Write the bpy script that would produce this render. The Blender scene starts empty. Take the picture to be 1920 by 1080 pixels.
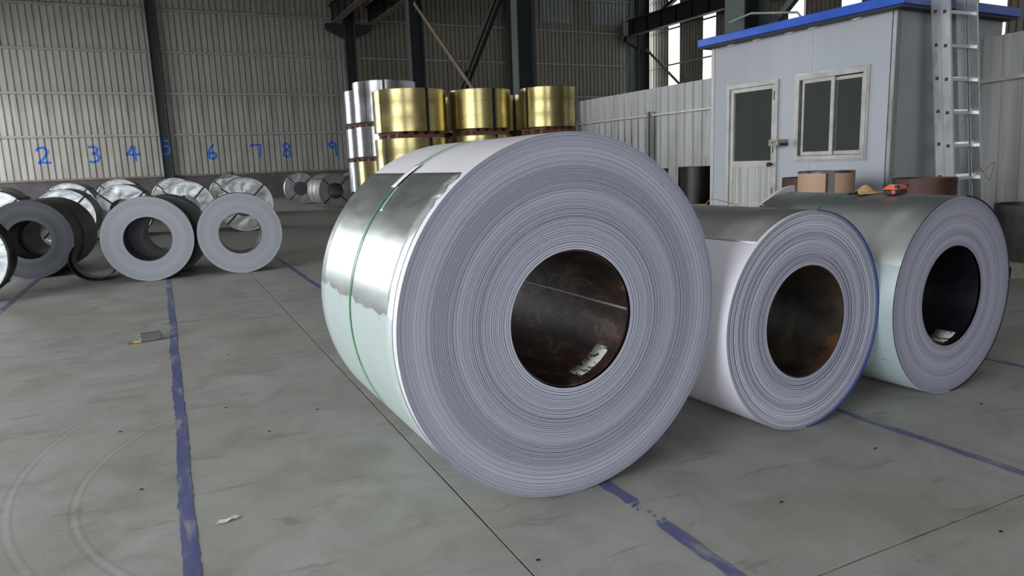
import bpy, bmesh, math, random
from math import sin, cos, pi, radians as RD
from mathutils import Matrix, Vector
random.seed(7)
SC = bpy.context.scene
COL = SC.collection

# ------------------------------------------------------------------ camera
cam_d = bpy.data.cameras.new('camera'); cam = bpy.data.objects.new('camera', cam_d); COL.objects.link(cam)
cam_d.sensor_width = 36.0; cam_d.lens = 25.007; cam_d.clip_end = 300
def cam_basis(p=.174405, r=-.0366128, yw=.450272):
    cp, sp, cr, sr, c, s = cos(p), sin(p), cos(r), sin(r), cos(yw), sin(yw)
    Rr = Matrix(((cr, -sr, 0), (sr, cr, 0), (0, 0, 1)))
    W = Matrix(((1, 0, 0), (0, -sp, -cp), (0, cp, -sp)))
    Y = Matrix(((c, -s, 0), (s, c, 0), (0, 0, 1)))
    return Rr @ W @ Y
Mc = cam_basis()
rot = Matrix((Mc[0], -Mc[1], -Mc[2])).transposed()
cam.matrix_world = Matrix.Translation((0, 0, 1.25)) @ rot.to_4x4()
SC.camera = cam

# ------------------------------------------------------------------ sky, light, exposure
SC.view_settings.view_transform = 'Standard'; SC.view_settings.look = 'None'
SC.view_settings.exposure = 0.0; SC.view_settings.gamma = 1.0; SC.view_settings.use_curve_mapping = False
wd = bpy.data.worlds.new('overcast_sky'); SC.world = wd; wd.use_nodes = True
bg = wd.node_tree.nodes['Background']; bg.inputs[0].default_value = (.93, .97, 1.0, 1); bg.inputs[1].default_value = 9.0
SKY_PANEL = 2.1      # brightness of the backlit roof sheets
WIN_PANEL = 1.5      # brightness of the backlit wall sheets
def portal(name, loc, rot, sx, sy):
    l = bpy.data.lights.new(name, 'AREA'); l.shape = 'RECTANGLE'; l.size = sx; l.size_y = sy
    o = bpy.data.objects.new(name, l); COL.objects.link(o); o.location = loc; o.rotation_euler = rot
    l.cycles.is_portal = True
    return o
portal('doorway_daylight', (-9.05, 28.0, 3.5), (0, RD(-90), 0), 7, 12)
portal('doorway_daylight.001', (-4.5, -10.05, 2.5), (RD(90), 0, 0), 7, 5)
portal('doorway_daylight.002', (-9.05, 2.0, 3.0), (0, RD(-90), 0), 6, 12)
SC.cycles.max_bounces = 7; SC.cycles.diffuse_bounces = 4; SC.cycles.glossy_bounces = 3
SC.cycles.sample_clamp_indirect = 6; SC.cycles.caustics_reflective = False; SC.cycles.caustics_refractive = False

# ------------------------------------------------------------------ materials
def srgb(*c):
    return tuple(((v/255)/12.92 if v/255 <= .04045 else ((v/255+.055)/1.055)**2.4) for v in c) + (1,)
class NT:
    def __init__(s, name):
        s.m = bpy.data.materials.new(name); s.m.use_nodes = True; s.t = s.m.node_tree
        s.b = s.t.nodes['Principled BSDF']; s.out = s.t.nodes['Material Output']
    def n(s, t, **k):
        x = s.t.nodes.new(t)
        for a, v in k.items():
            if a in ('ins',):
                for i, w in v.items(): s.put(x, i, w)
            else: setattr(x, a, v)
        return x
    def put(s, x, i, w):
        if isinstance(w, bpy.types.NodeSocket): s.t.links.new(w, x.inputs[i])
        else: x.inputs[i].default_value = w
    def obj(s): return s.n('ShaderNodeTexCoord').outputs['Object']
    def map(s, v, sc=(1, 1, 1), loc=(0, 0, 0), rot=(0, 0, 0)):
        return s.n('ShaderNodeMapping', ins={'Vector': v, 'Scale': sc, 'Location': loc, 'Rotation': rot}).outputs[0]
    def noise(s, v, scale, detail=3, rough=.5, dist=0):
        return s.n('ShaderNodeTexNoise', ins={'Vector': v, 'Scale': scale, 'Detail': detail, 'Roughness': rough, 'Distortion': dist}).outputs[0]
    def math(s, op, a, b=0.0, c=0.0):
        x = s.n('ShaderNodeMath', operation=op); s.put(x, 0, a); s.put(x, 1, b); s.put(x, 2, c); return x.outputs[0]
    def ramp(s, f, stops, inter='LINEAR'):
        x = s.n('ShaderNodeValToRGB'); s.put(x, 0, f); cr = x.color_ramp; cr.interpolation = inter
        while len(cr.elements) < len(stops): cr.elements.new(.5)
        for e, (p, c) in zip(cr.elements, stops): e.position = p; e.color = c if len(c) == 4 else (*c, 1)
        return x.outputs[0]
    def fac(s, f, a, b):      # smooth 0..1 of f between a and b
        x = s.n('ShaderNodeMapRange', interpolation_type='SMOOTHSTEP'); s.put(x, 0, f); s.put(x, 1, a); s.put(x, 2, b); return x.outputs[0]
    def mix(s, f, a, b):
        x = s.n('ShaderNodeMix', data_type='RGBA'); s.put(x, 0, f); s.put(x, 6, a); s.put(x, 7, b); return x.outputs[2]
    def mixf(s, f, a, b):
        x = s.n('ShaderNodeMix', data_type='FLOAT'); s.put(x, 0, f); s.put(x, 2, a); s.put(x, 3, b); return x.outputs[0]
    def sep(s, v): return s.n('ShaderNodeSeparateXYZ', ins={0: v}).outputs
    def comb(s, x=0.0, y=0.0, z=0.0): return s.n('ShaderNodeCombineXYZ', ins={0: x, 1: y, 2: z}).outputs[0]
    def set(s, **k):
        for a, v in k.items(): s.put(s.b, {'col': 'Base Color', 'met': 'Metallic', 'rough': 'Roughness', 'spec': 'Specular IOR Level',
              'nor': 'Normal', 'emi': 'Emission Color', 'es': 'Emission Strength', 'coat': 'Coat Weight', 'trans': 'Transmission Weight'}[a], v)
        return s.m
    def bump(s, h, strength=.3, dist=.01):
        return s.n('ShaderNodeBump', ins={'Height': h, 'Strength': strength, 'Distance': dist}).outputs[0]
def plain(name, c, rough=.6, met=0.0, var=.12, scale=6, bump=.1, spec=.5, stretch=(1, 1, 1)):
    t = NT(name); v = t.map(t.obj(), stretch); n = t.noise(v, scale, 5, .6)
    d = tuple(x*(1-var*1.6) for x in c[:3])+(1,); l = tuple(min(1, x*(1+var)) for x in c[:3])+(1,)
    col = t.ramp(n, [(.3, d), (.7, l)])
    t.set(col=col, rough=t.math('MULTIPLY_ADD', n, .25, rough-.12), met=met, spec=spec)
    if bump: t.set(nor=t.bump(t.noise(v, scale*8, 3), bump, .004))
    return t.m

def radial(t, v, R):
    x, y, z = t.sep(v); zz = t.math('SUBTRACT', z, R)
    return t.math('SQRT', t.math('ADD', t.math('MULTIPLY', x, x), t.math('MULTIPLY', zz, zz)))
def ring_mat(name, R, lo, hi, freq=160, rough=.45, big=14, seed=0.0):
    t = NT(name); v = t.obj(); r = radial(t, v, R)
    fine = t.noise(t.comb(t.math('MULTIPLY', r, freq), seed), 1.0, 2, .6)
    wide = t.noise(t.comb(t.math('MULTIPLY', r, big), seed+3.3), 1.0, 2)
    grain = t.noise(v, 90, 2)
    f = t.math('ADD', t.math('MULTIPLY', fine, .3), t.math('MULTIPLY', wide, .7))
    f = t.math('ADD', f, t.math('MULTIPLY', t.math('SUBTRACT', grain, .5), .1))
    t.set(col=t.ramp(f, [(.36, lo), (.64, hi)]), rough=rough, spec=.3, nor=t.bump(fine, .25, .002))
    return t.m
face1 = ring_mat('painted_sheet_edges', .676, srgb(158, 160, 176), srgb(184, 186, 202))
face2 = ring_mat('painted_sheet_edges_pale', .499, srgb(160, 160, 178), srgb(206, 206, 220), 120, seed=5)
face3 = ring_mat('painted_sheet_edges_fine', .504, srgb(134, 134, 150), srgb(180, 179, 196), 220, big=18, seed=9)
faceS = ring_mat('bare_steel_edges', .5, srgb(136, 139, 147), srgb(154, 157, 165), 150, seed=2)
faceD = ring_mat('dark_steel_edges', .5, srgb(52, 54, 60), srgb(80, 82, 90), 150, seed=4)
gap = plain('ring_gap_shadow_steel', srgb(74, 76, 92), .7, var=.1, bump=0)  # gap colours darkened to deepen the shade between windings
gap2 = plain('ring_gap_shadow_pale', srgb(100, 100, 122), .7, var=.1, bump=0)
gap3 = plain('ring_gap_shadow_mid', srgb(104, 104, 120), .7, var=.1, bump=0)
gapS = plain('ring_gap_shadow_bare_steel', srgb(106, 108, 115), .6, var=.1, bump=0)
white_paint = plain('white_coated_sheet', srgb(206, 203, 208), .38, var=.03, scale=2, bump=.03)
lav_paint = plain('lavender_white_sheet', srgb(226, 223, 234), .32, var=.03, scale=2, bump=.03)
blue_film = plain('blue_coated_edge', srgb(40, 68, 126), .45, var=.1, bump=0)
navy_film = plain('navy_coated_edge', srgb(22, 26, 40), .5, var=.1, bump=0)

def bare_metal(name, R, th_edge, wav, green, greenlo, amp=.6, rough=.25, tint=(.64, .67, .66)):
    """zinc sheet with a pale primer coat that starts at a ragged line (angle from the top, degrees)"""
    t = NT(name); v = t.obj(); x, y, z = t.sep(v)
    th = t.math('ARCTAN2', t.math('MULTIPLY', x, -1.0), t.math('SUBTRACT', z, R))     # 0 top, + to the left
    thd = t.math('MULTIPLY', th, 180/pi)
    edge = t.noise(t.comb(t.math('MULTIPLY', y, 5.0), 2.0), 1.0, 4, .55)
    e2 = t.math('ADD', th_edge, t.math('MULTIPLY', t.math('SUBTRACT', edge, .5), wav))
    m = t.fac(t.math('SUBTRACT', thd, e2), -.25, .25)
    m = t.math('MULTIPLY', m, t.math('GREATER_THAN', thd, 0.0))
    smear = t.noise(t.comb(t.math('MULTIPLY', y, 4.0), t.math('MULTIPLY', th, 9.0)), 1.0, 5, .65, .8)
    mcol = t.ramp(smear, [(.3, tuple(q*(1-.3*amp) for q in tint)), (.62, tint)])
    scr = t.noise(t.comb(t.math('MULTIPLY', y, 9.0), t.math('ADD', t.math('MULTIPLY', th, 60.0), t.math('MULTIPLY', y, 16.0))), 1.0, 2, .5)
    gcol = t.mix(t.fac(scr, .66, .74), green, greenlo)
    t.set(col=t.mix(m, mcol, gcol), met=t.mixf(m, .95, .05),
          rough=t.mixf(m, t.math('MULTIPLY_ADD', smear, .25*amp, rough), .38))
    hb = t.noise(t.comb(t.math('MULTIPLY', y, 2.2), t.math('MULTIPLY', th, 3.2)), 1.0, 2)
    t.set(nor=t.bump(t.math('ADD', hb, t.math('MULTIPLY', smear, .12)), .22*amp, .03))
    return t.m
zinc1 = bare_metal('zinc_sheet_with_primer', .676, 83.5, 15.0, srgb(166, 178, 176), srgb(128, 140, 138))
zinc2 = bare_metal('zinc_sheet_grey', .499, 400.0, 1.0, srgb(160, 170, 168), srgb(120, 130, 128), amp=.1, rough=.42, tint=(.50, .51, .50))
zinc3 = bare_metal('zinc_sheet_grey_primer', .504, 66.5, 1.0, srgb(160, 174, 176), srgb(110, 122, 124), amp=.1, rough=.40, tint=(.50, .52, .51))

def rust_core():
    t = NT('rusty_core_inside'); v = t.obj(); n = t.noise(t.map(v, (3, 1.2, 3)), 3.0, 6, .65, .6)
    col = t.ramp(n, [(.36, srgb(26, 20, 19)), (.47, srgb(52, 34, 30)), (.54, srgb(66, 42, 35)), (.60, srgb(92, 80, 75)), (.64, srgb(46, 46, 50)), (.72, srgb(34, 34, 38))])
    n2 = t.noise(v, 40, 4, .7)
    t.set(col=t.mix(t.fac(n2, .62, .72), col, srgb(96, 58, 42)), met=.1, rough=t.math('MULTIPLY_ADD', n2, .3, .38), nor=t.bump(n2, .3, .003)); return t.m
rust = rust_core()
def core2():
    t = NT('dark_brown_core_inside'); v = t.obj(); n = t.noise(v, 5.0, 5, .6, .4)
    x, y, z = t.sep(v)
    col = t.ramp(n, [(.35, srgb(34, 32, 31)), (.55, srgb(60, 54, 48)), (.7, srgb(84, 72, 60))])
    e = t.fac(y, .16, .0)
    t.set(col=t.mix(t.math('MULTIPLY', e, t.fac(t.noise(v, 7, 4), .4, .6)), col, srgb(104, 66, 42)), met=.3, rough=.4, nor=t.bump(n, .2, .004)); return t.m
core_b = core2()
core_n = plain('navy_black_core_inside', srgb(24, 25, 32), .4, met=.3, var=.25)
steel_dk = plain('dark_oiled_steel', srgb(62, 58, 54), .35, met=.7, var=.2, scale=3)
steel_br = plain('warm_grey_steel', srgb(120, 114, 108), .4, met=.6, var=.12, scale=3)
steel_in = plain('steel_bore', srgb(96, 96, 98), .35, met=.7, var=.12, scale=3)
green_band = plain('green_strapping', srgb(48, 136, 78), .4, var=.1, bump=0)
tape_w = plain('white_tape', srgb(214, 212, 208), .5, var=.05, bump=0)
tape_c = NT('cloudy_clear_tape').set(col=(.42, .46, .44, 1), rough=.4, met=.6)

def sticker_mat():
    t = NT('printed_sticker'); v = t.obj(); n = t.noise(t.map(v, (90, 18, 90)), 1.0, 3, .7)
    t.set(col=t.mix(t.fac(n, .54, .57), srgb(205, 204, 198), srgb(58, 56, 54)), rough=.5); return t.m
sticker_m = sticker_mat()

def foil():
    t = NT('crumpled_zinc_wrap'); v = t.obj(); n = t.noise(v, 5.5, 3, .5, .9); n2 = t.noise(v, 22, 3, .6)
    t.set(col=t.ramp(n, [(.3, (.34, .36, .37)), (.7, (.50, .52, .53))]), met=.92, rough=t.math('MULTIPLY_ADD', n2, .2, .28),
          nor=t.bump(t.math('ADD', n, t.math('MULTIPLY', n2, .1)), .18, .05)); return t.m
foil_m = foil()
foil_d = plain('dull_zinc_wrap', (.42, .42, .41, 1), .42, met=.75, var=.15, scale=4)
strap_m = plain('black_steel_strap', srgb(24, 27, 36), .4, met=.3, var=.1, bump=0)

def gold(name, base, dark):
    t = NT(name); v = t.obj(); x, y, z = t.sep(v)
    b = t.noise(t.comb(t.math('MULTIPLY', z, 14.0), 0.0), 1.0, 3, .6)
    n = t.noise(t.map(v, (1.5, 1.5, 60)), 1.0, 2)
    f = t.math('ADD', t.math('MULTIPLY', b, .6), t.math('MULTIPLY', n, .4))
    t.put(t.b, 'Anisotropic', .8); t.put(t.b, 'Anisotropic Rotation', .25); t.put(t.b, 'Tangent', t.n('ShaderNodeTangent', direction_type='RADIAL', axis='Z').outputs[0])
    t.set(col=t.ramp(f, [(.35, dark), (.65, base)]), met=.95, rough=t.math('MULTIPLY_ADD', b, .2, .26),
          nor=t.bump(t.noise(t.map(v, (3.4, 3.4, .12)), 1.0, 1), .3, .05)); return t.m
gold_m = gold('gold_lacquered_tinplate', (.66, .57, .28, 1), (.56, .47, .21, 1))
silver_m = gold('bright_tinplate', (.62, .63, .67, 1), (.50, .51, .55, 1))
wood_red = plain('reddish_pallet_wood', srgb(122, 84, 68), .75, var=.25, scale=5, stretch=(1, 6, 6))
wood_pale = plain('pale_pallet_wood', srgb(152, 144, 130), .8, var=.2, scale=5, stretch=(1, 6, 6))

def corr(name, c, dirt, var=.1, met=.2, rough=.45):
    t = NT(name); v = t.obj(); n = t.noise(t.map(v, (.8, .8, .25)), 1.3, 5, .6); st = t.noise(t.map(v, (9, 9, .35)), 1.0, 3, .6)
    f = t.math('ADD', t.math('MULTIPLY', n, .6), t.math('MULTIPLY', st, .4))
    t.set(col=t.ramp(f, [(.36, dirt), (.6, c)]), met=met, rough=rough, spec=.4); return t.m
wall_m = corr('beige_grey_sheeting', srgb(166, 164, 158), srgb(134, 130, 124))
wall_r = corr('dusty_brown_sheeting', srgb(138, 134, 122), srgb(104, 96, 86))
wall_p = corr('pale_blue_grey_sheeting', srgb(148, 154, 156), srgb(118, 122, 124))
fence_m = corr('galvanised_fence_sheet', srgb(172, 172, 172), srgb(140, 138, 138), met=.35)
girt_m = plain('grey_painted_purlin', srgb(140, 144, 140), .5, var=.1, scale=2)
dkgreen = plain('dark_green_painted_steel', srgb(33, 42, 41), .5, var=.15, scale=2)
dkgreen_l = plain('lit_flange_and_grey_brace_steel', srgb(66, 76, 75), .5, var=.12, scale=2)  # column flanges paler than webs: doorway light put into the colour
rail_tan = plain('dusty_tan_steel', srgb(120, 104, 90), .6, var=.15, scale=2)
brick_m = plain('dark_rendered_wall_base', srgb(84, 78, 80), .85, var=.25, scale=1.5)
sill_m = plain('wall_base_ledge', srgb(120, 108, 102), .8, var=.2, scale=1.5)
red_m = plain('red_painted_steel', srgb(168, 34, 26), .5, var=.1)
wirem = plain('black_rope', srgb(24, 24, 24), .7, var=.05, bump=0)
alu = plain('brushed_aluminium', (.62, .64, .66, 1), .3, met=.9, var=.1, scale=3, stretch=(1, 1, .3))
alu_l = plain('dirty_aluminium_frame', srgb(176, 174, 170), .42, met=.4, var=.15, scale=5)
blue_m = plain('blue_roof_sheet', srgb(34, 84, 188), .35, var=.12, scale=3)
def sandwich():
    t = NT('pale_blue_grey_sandwich_panel'); v = t.obj(); x, y, z = t.sep(v)
    s = t.math('ADD', x, y); w = t.math('SINE', t.math('MULTIPLY', s, 2*pi/.05))
    n = t.noise(t.map(v, (1, 1, .3)), 1.2, 4)
    t.set(col=t.ramp(n, [(.3, srgb(154, 158, 165)), (.7, srgb(168, 171, 178))]), rough=.42, nor=t.bump(w, .25, .002)); return t.m
panel_m = sandwich()
def door_rib():
    t = NT('ribbed_door_panel'); v = t.obj(); x, y, z = t.sep(v)
    w = t.math('SINE', t.math('MULTIPLY', y, 2*pi/.022)); n = t.noise(t.map(v, (1, 40, .6)), 1.0, 3)
    t.set(col=t.ramp(n, [(.35, srgb(140, 142, 140)), (.65, srgb(184, 184, 180))]), rough=.5, nor=t.bump(w, .6, .003)); return t.m
door_m = door_rib()
def glass():
    t = NT('dark_window_glass'); nt = t.t; nt.nodes.remove(t.b)
    g = t.n('ShaderNodeBsdfGlossy', ins={'Color': (.9, .95, .95, 1), 'Roughness': .03}); tr = t.n('ShaderNodeBsdfTransparent', ins={'Color': (.35, .39, .40, 1)})
    f = t.n('ShaderNodeFresnel', ins={'IOR': 1.6}); m = t.n('ShaderNodeMixShader', ins={0: t.math('MULTIPLY', f.outputs[0], 2.6), 1: tr.outputs[0], 2: g.outputs[0]})
    dd = t.n('ShaderNodeBsdfDiffuse', ins={'Color': (.42, .46, .46, 1)}); m2 = t.n('ShaderNodeMixShader', ins={0: .09, 1: m.outputs[0], 2: dd.outputs[0]})  # even grey diffuse mixed in place of missing reflections
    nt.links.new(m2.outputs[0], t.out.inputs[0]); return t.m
glass_m = glass()
def lit(name, c, s):
    return NT(name).set(col=(.8, .8, .8, 1), emi=c, es=s, rough=.6)
sky_sheet = lit('backlit_roof_sheet', (.96, .98, 1, 1), SKY_PANEL)
win_sheet = lit('backlit_wall_sheet', (.96, .99, 1, 1), WIN_PANEL)
roof_m = plain('dark_roof_sheet', srgb(92, 92, 88), .6, var=.1, scale=1)
ctn = plain('brown_kraft_board', srgb(176, 146, 124), .8, var=.06, scale=3)
sl_dark = plain('blackened_steel_sleeve', srgb(40, 38, 38), .4, met=.6, var=.5, scale=2.2)
sl_brown = plain('rust_brown_steel_sleeve', srgb(74, 50, 44), .55, met=.3, var=.25, scale=2.5)
sl_grey = plain('dull_grey_steel_sleeve', srgb(84, 82, 80), .4, met=.6, var=.3, scale=2.5)
foam = plain('white_foam_board', srgb(196, 190, 188), .85, var=.05, bump=.2)
blk = plain('black_plastic', srgb(26, 26, 28), .5, var=.1, bump=0)
orange = plain('orange_plastic', srgb(232, 96, 44), .45, var=.05, bump=0)
yellow = plain('yellow_blade', srgb(236, 186, 60), .4, var=.05, bump=0)
greyp = plain('grey_plastic_case', srgb(100, 102, 102), .5, var=.1)
kraft = plain('kraft_paper', srgb(196, 160, 116), .85, var=.08, scale=20)
spray = plain('blue_spray_paint', srgb(24, 96, 200), .7, var=.15, scale=8, bump=0)
dirt_dark = plain('joint_filler', srgb(40, 40, 38), .95, var=.1, bump=0)
def worn_blue():
    t = NT('worn_blue_floor_paint'); v = t.obj(); n = t.noise(t.map(v, (16, 3.5, 1)), 1.0, 5, .7); n2 = t.noise(v, 1.2, 2)
    f = t.math('ADD', t.math('MULTIPLY', n, .7), t.math('MULTIPLY', n2, .3))
    t.set(col=t.ramp(f, [(.35, srgb(74, 78, 126)), (.52, srgb(94, 98, 134)), (.60, srgb(140, 142, 142))]), rough=.5); return t.m
line_m = worn_blue()
def floor_mat():
    t = NT('grey_green_floor_paint'); v = t.obj()
    n1 = t.noise(v, .5, 4, .6); n2 = t.noise(t.map(v, (1, 1, 1)), 2.6, 6, .68, .7)
    st = t.noise(t.map(v, (2.2, 9, 1), rot=(0, 0, .5)), 1.0, 5, .7, .6); fine = t.noise(v, 70, 3, .6)
    base = t.ramp(n2, [(.25, srgb(130, 128, 121)), (.5, srgb(152, 151, 146)), (.72, srgb(164, 164, 161))])
    brown = t.mix(t.math('MULTIPLY', t.fac(n1, .46, .66), .45), base, srgb(140, 130, 118))
    c = t.mix(t.math('MULTIPLY', t.fac(st, .56, .70), .55), brown, srgb(106, 104, 98))
    c = t.mix(t.math('MULTIPLY', t.fac(fine, .62, .75), .25), c, srgb(120, 118, 110))
    for (cx, cy, r) in ((1.196, 3.336, 1.87), (.85, 3.10, 1.28)):
        d = t.n('ShaderNodeVectorMath', operation='DISTANCE', ins={0: v, 1: (cx, cy, 0)}).outputs['Value']
        e = t.math('ABSOLUTE', t.math('SUBTRACT', d, r)); x, y, z = t.sep(v)
        m = t.math('MULTIPLY', t.fac(e, .009, .002), t.math('LESS_THAN', x, .3))
        m = t.math('MULTIPLY', m, t.fac(t.noise(v, 25, 3), .35, .6))
        c = t.mix(t.math('MULTIPLY', m, .3), c, srgb(182, 182, 176))
        m2 = t.math('MULTIPLY', t.math('MULTIPLY', t.fac(t.math('ABSOLUTE', t.math('SUBTRACT', e, .018)), .008, .002), t.math('LESS_THAN', x, .3)), .22)
        c = t.mix(m2, c, srgb(96, 94, 88))
    t.set(col=c, rough=t.math('MULTIPLY_ADD', n2, .3, .36), spec=.35, nor=t.bump(t.math('ADD', fine, t.math('MULTIPLY', st, .6)), .12, .004)); return t.m
floor_m = floor_mat()
ground_m = plain('outside_concrete', srgb(150, 150, 145), .9, var=.1, scale=.6)

# ------------------------------------------------------------------ mesh helpers
def link(name, me, parent=None, loc=None, rotz=0, rot=None):
    o = bpy.data.objects.new(name, me); COL.objects.link(o)
    if parent: o.parent = parent
    if loc: o.location = loc
    o.rotation_euler = rot if rot else (0, 0, rotz)
    return o
def thing(name, label, cat, loc=(0, 0, 0), rotz=0, group=None, rot=None):
    o = link(name, None, None, loc, rotz, rot); o['label'] = label; o['category'] = cat
    if group: o['group'] = group
    return o
def tag(o, label, cat, group=None, kind=None):
    o['label'] = label
    if cat: o['category'] = cat
    if group: o['group'] = group
    if kind: o['kind'] = kind
    return o
class MB:
    def __init__(s): s.v, s.f, s.mi = [], [], []
    def add(s, vs, fs, mi=0):
        k = len(s.v); s.v += [tuple(v) for v in vs]; s.f += [tuple(i+k for i in f) for f in fs]; s.mi += [mi]*len(fs); return s
    def box(s, x0, x1, y0, y1, z0, z1, mi=0, M=None):
        vs = [Vector((x, y, z)) for z in (z0, z1) for y in (y0, y1) for x in (x0, x1)]
        if M: vs = [M @ v for v in vs]
        return s.add(vs, [(0, 2, 3, 1), (4, 5, 7, 6), (0, 1, 5, 4), (2, 6, 7, 3), (0, 4, 6, 2), (1, 3, 7, 5)], mi)
    def bar(s, a, b, w, h, mi=0, up=(0, 0, 1)):
        a, b = Vector(a), Vector(b); d = (b-a).normalized(); u = Vector(up)
        if abs(d.dot(u)) > .98: u = Vector((0, 1, 0))
        x = d.cross(u).normalized(); y = x.cross(d).normalized()
        vs = [p + x*sx*w/2 + y*sy*h/2 for p in (a, b) for sy in (-1, 1) for sx in (-1, 1)]
        return s.add(vs, [(0, 2, 3, 1), (4, 5, 7, 6), (0, 1, 5, 4), (2, 6, 7, 3), (0, 4, 6, 2), (1, 3, 7, 5)], mi)
    def tube(s, pts, r, n=8, mi=0, cap=True):
        pts = [Vector(p) for p in pts]; vs = []; fs = []
        for i, p in enumerate(pts):
            d = (pts[min(i+1, len(pts)-1)]-pts[max(i-1, 0)]).normalized()
            u = Vector((0, 0, 1)) if abs(d.z) < .9 else Vector((1, 0, 0))
            x = d.cross(u).normalized(); y = x.cross(d)
            vs += [p + (x*cos(2*pi*k/n)+y*sin(2*pi*k/n))*r for k in range(n)]
        for i in range(len(pts)-1):
            for k in range(n): fs.append((i*n+k, i*n+(k+1) % n, (i+1)*n+(k+1) % n, (i+1)*n+k))
        if cap: fs += [tuple(range(n))[::-1], tuple((len(pts)-1)*n+k for k in range(n))]
        return s.add(vs, fs, mi)
    def mesh(s, name, mats, smooth=None, bevel=None):
        me = bpy.data.meshes.new(name); me.from_pydata(s.v, [], s.f)
        for m in (mats if isinstance(mats, (list, tuple)) else [mats]): me.materials.append(m)
        me.polygons.foreach_set('material_index', s.mi); me.update()
        bm = bmesh.new(); bm.from_mesh(me); bmesh.ops.recalc_face_normals(bm, faces=bm.faces)
        if bevel: bmesh.ops.bevel(bm, geom=list(bm.edges), offset=bevel, segments=2, affect='EDGES', profile=.5)
        bm.to_mesh(me); bm.free()
        if smooth:
            me.shade_smooth(); me.set_sharp_from_angle(angle=RD(smooth))
        return me
    def obj(s, name, mats, parent=None, smooth=None, bevel=None, **k):
        return link(name, s.mesh(name, mats, smooth, bevel), parent, **k)
def lathe(prof, seg, R, mats=None, closed=False, th0=0.0, th1=360.0, axis='Y', wob=None):
    """prof: list of (radius, axial, material index of the face to the next point). angle 0 top, + to -x. ring centre at z=R"""
    m = MB(); full = abs(th1-th0) >= 360; n = seg if full else seg+1; vs = []
    for (r, y, *_) in prof:
        for k in range(n):
            a = RD(th0+(th1-th0)*k/seg)
            rr = r*(1+(wob(a, y) if wob else 0))
            if axis == 'Y': vs.append((-rr*sin(a), y, R+rr*cos(a)))
            else: vs.append((rr*sin(a), rr*cos(a), y))
    K = len(prof); rng = range(K if closed else K-1); fs = []; mi = []
    for i in rng:
        j = (i+1) % K
        for k in range(seg):
            k2 = (k+1) % n
            fs.append((i*n+k, i*n+k2, j*n+k2, j*n+k)); mi.append(prof[i][2] if len(prof[i]) > 2 else 0)
    if not full and closed:
        fs += [tuple(i*n for i in range(K)), tuple(i*n+seg for i in range(K))[::-1]]; mi += [0, 0]
    m.v = vs; m.f = fs; m.mi = mi
    return m
def rings(r0, r1, n, wmin, wmax, amp, gapw, gapd, seed, trend=None, taper=False):
    rnd = random.Random(seed); ws = []; r = r0
    raw = [rnd.uniform(wmin, wmax)*(2.1-1.6*(i/n)**.7 if taper else 1) for i in range(n)]; sc = (r1-r0)/sum(raw)
    prof = [(r0, 0.0, 0)]
    for i, w in enumerate(raw):
        w *= sc; off = rnd.uniform(-amp, amp) + (trend((r-r0)/(r1-r0)) if trend else 0)
        g = min(gapw, w*.24)*rnd.uniform(.4, 1.25)
        if i == 0: prof = [(r0, off, 0)]
        prof += [(r+w-g, off, 1), (r+w-g, off+gapd, 1)]
        r += w
        if i < n-1:
            prof += [(r, off+gapd, 1)]
            nx = None
            prof += [(r, 0.0, 0)]      # placeholder, fixed below
            prof[-1] = (r, None, 0)
        else:
            prof = prof[:-2]+[(r, off, 2)]
    # resolve placeholders with the next ring's offset
    for i, q in enumerate(prof):
        if q[1] is None: prof[i] = (q[0], prof[i+1][1], 0)
    return prof

# ------------------------------------------------------------------ the hall
XL, XR, YB, YF, ZC = -9.0, 26.9, 36.0, -10.0, 12.4
def struct(o, label): return tag(o, label, None, kind='structure')
fl = MB().box(XL-.2, XR+.2, YF-.2, YB+.5, -.3, -.012).obj('floor', dirt_dark)
struct(fl, 'grey-green painted concrete floor with blue lines and fine joints')
def slab(x0, x1, y0, y1, jl=False, jb=False):
    rnd = random.Random(int(x0*10+y0)); g = .0028
    m = MB(); top = []
    ys = [y0 + (y1-y0)*i/160 for i in range(161)] if jl else [y0, y1]
    xs = [x0 + (x1-x0)*i/60 for i in range(61)] if jb else [x0, x1]
    left = [(x0 + g + (rnd.random()*.004 if jl else 0), y) for y in ys]
    bottom = [(x, y0 + g + (rnd.random()*.003 if jb else 0)) for x in reversed(xs)]
    poly = left[1:] + [(x1-g, y1-g)] + [(x1-g, y0+g)] + bottom[1:]
    # fan-free quad strip: keep it simple with one ngon on top and walls below
    n = len(poly); vs = [(x, y, 0) for x, y in poly] + [(x, y, -.012) for x, y in poly]
    fs = [tuple(range(n))] + [(i, (i+1) % n, n+(i+1) % n, n+i) for i in range(n)]
    m.add(vs, fs); return m.obj('floor_slab', floor_m, fl)
slab(XL, .9, YF, YB+.2); slab(.9, 6.9, 1.36, YB+.2, True, True); slab(.9, 6.9, YF, 1.36, True, False)
slab(6.9, 14.9, YF, YB+.2); slab(14.9, XR+.1, YF, YB+.2)
gr = MB().box(-60, XL-.22, -60, 80, -.34, -.03).box(XL-.22, 60, -60, YF-.22, -.34, -.03).obj('ground', ground_m)
struct(gr, 'concrete yard outside the hall')

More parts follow.
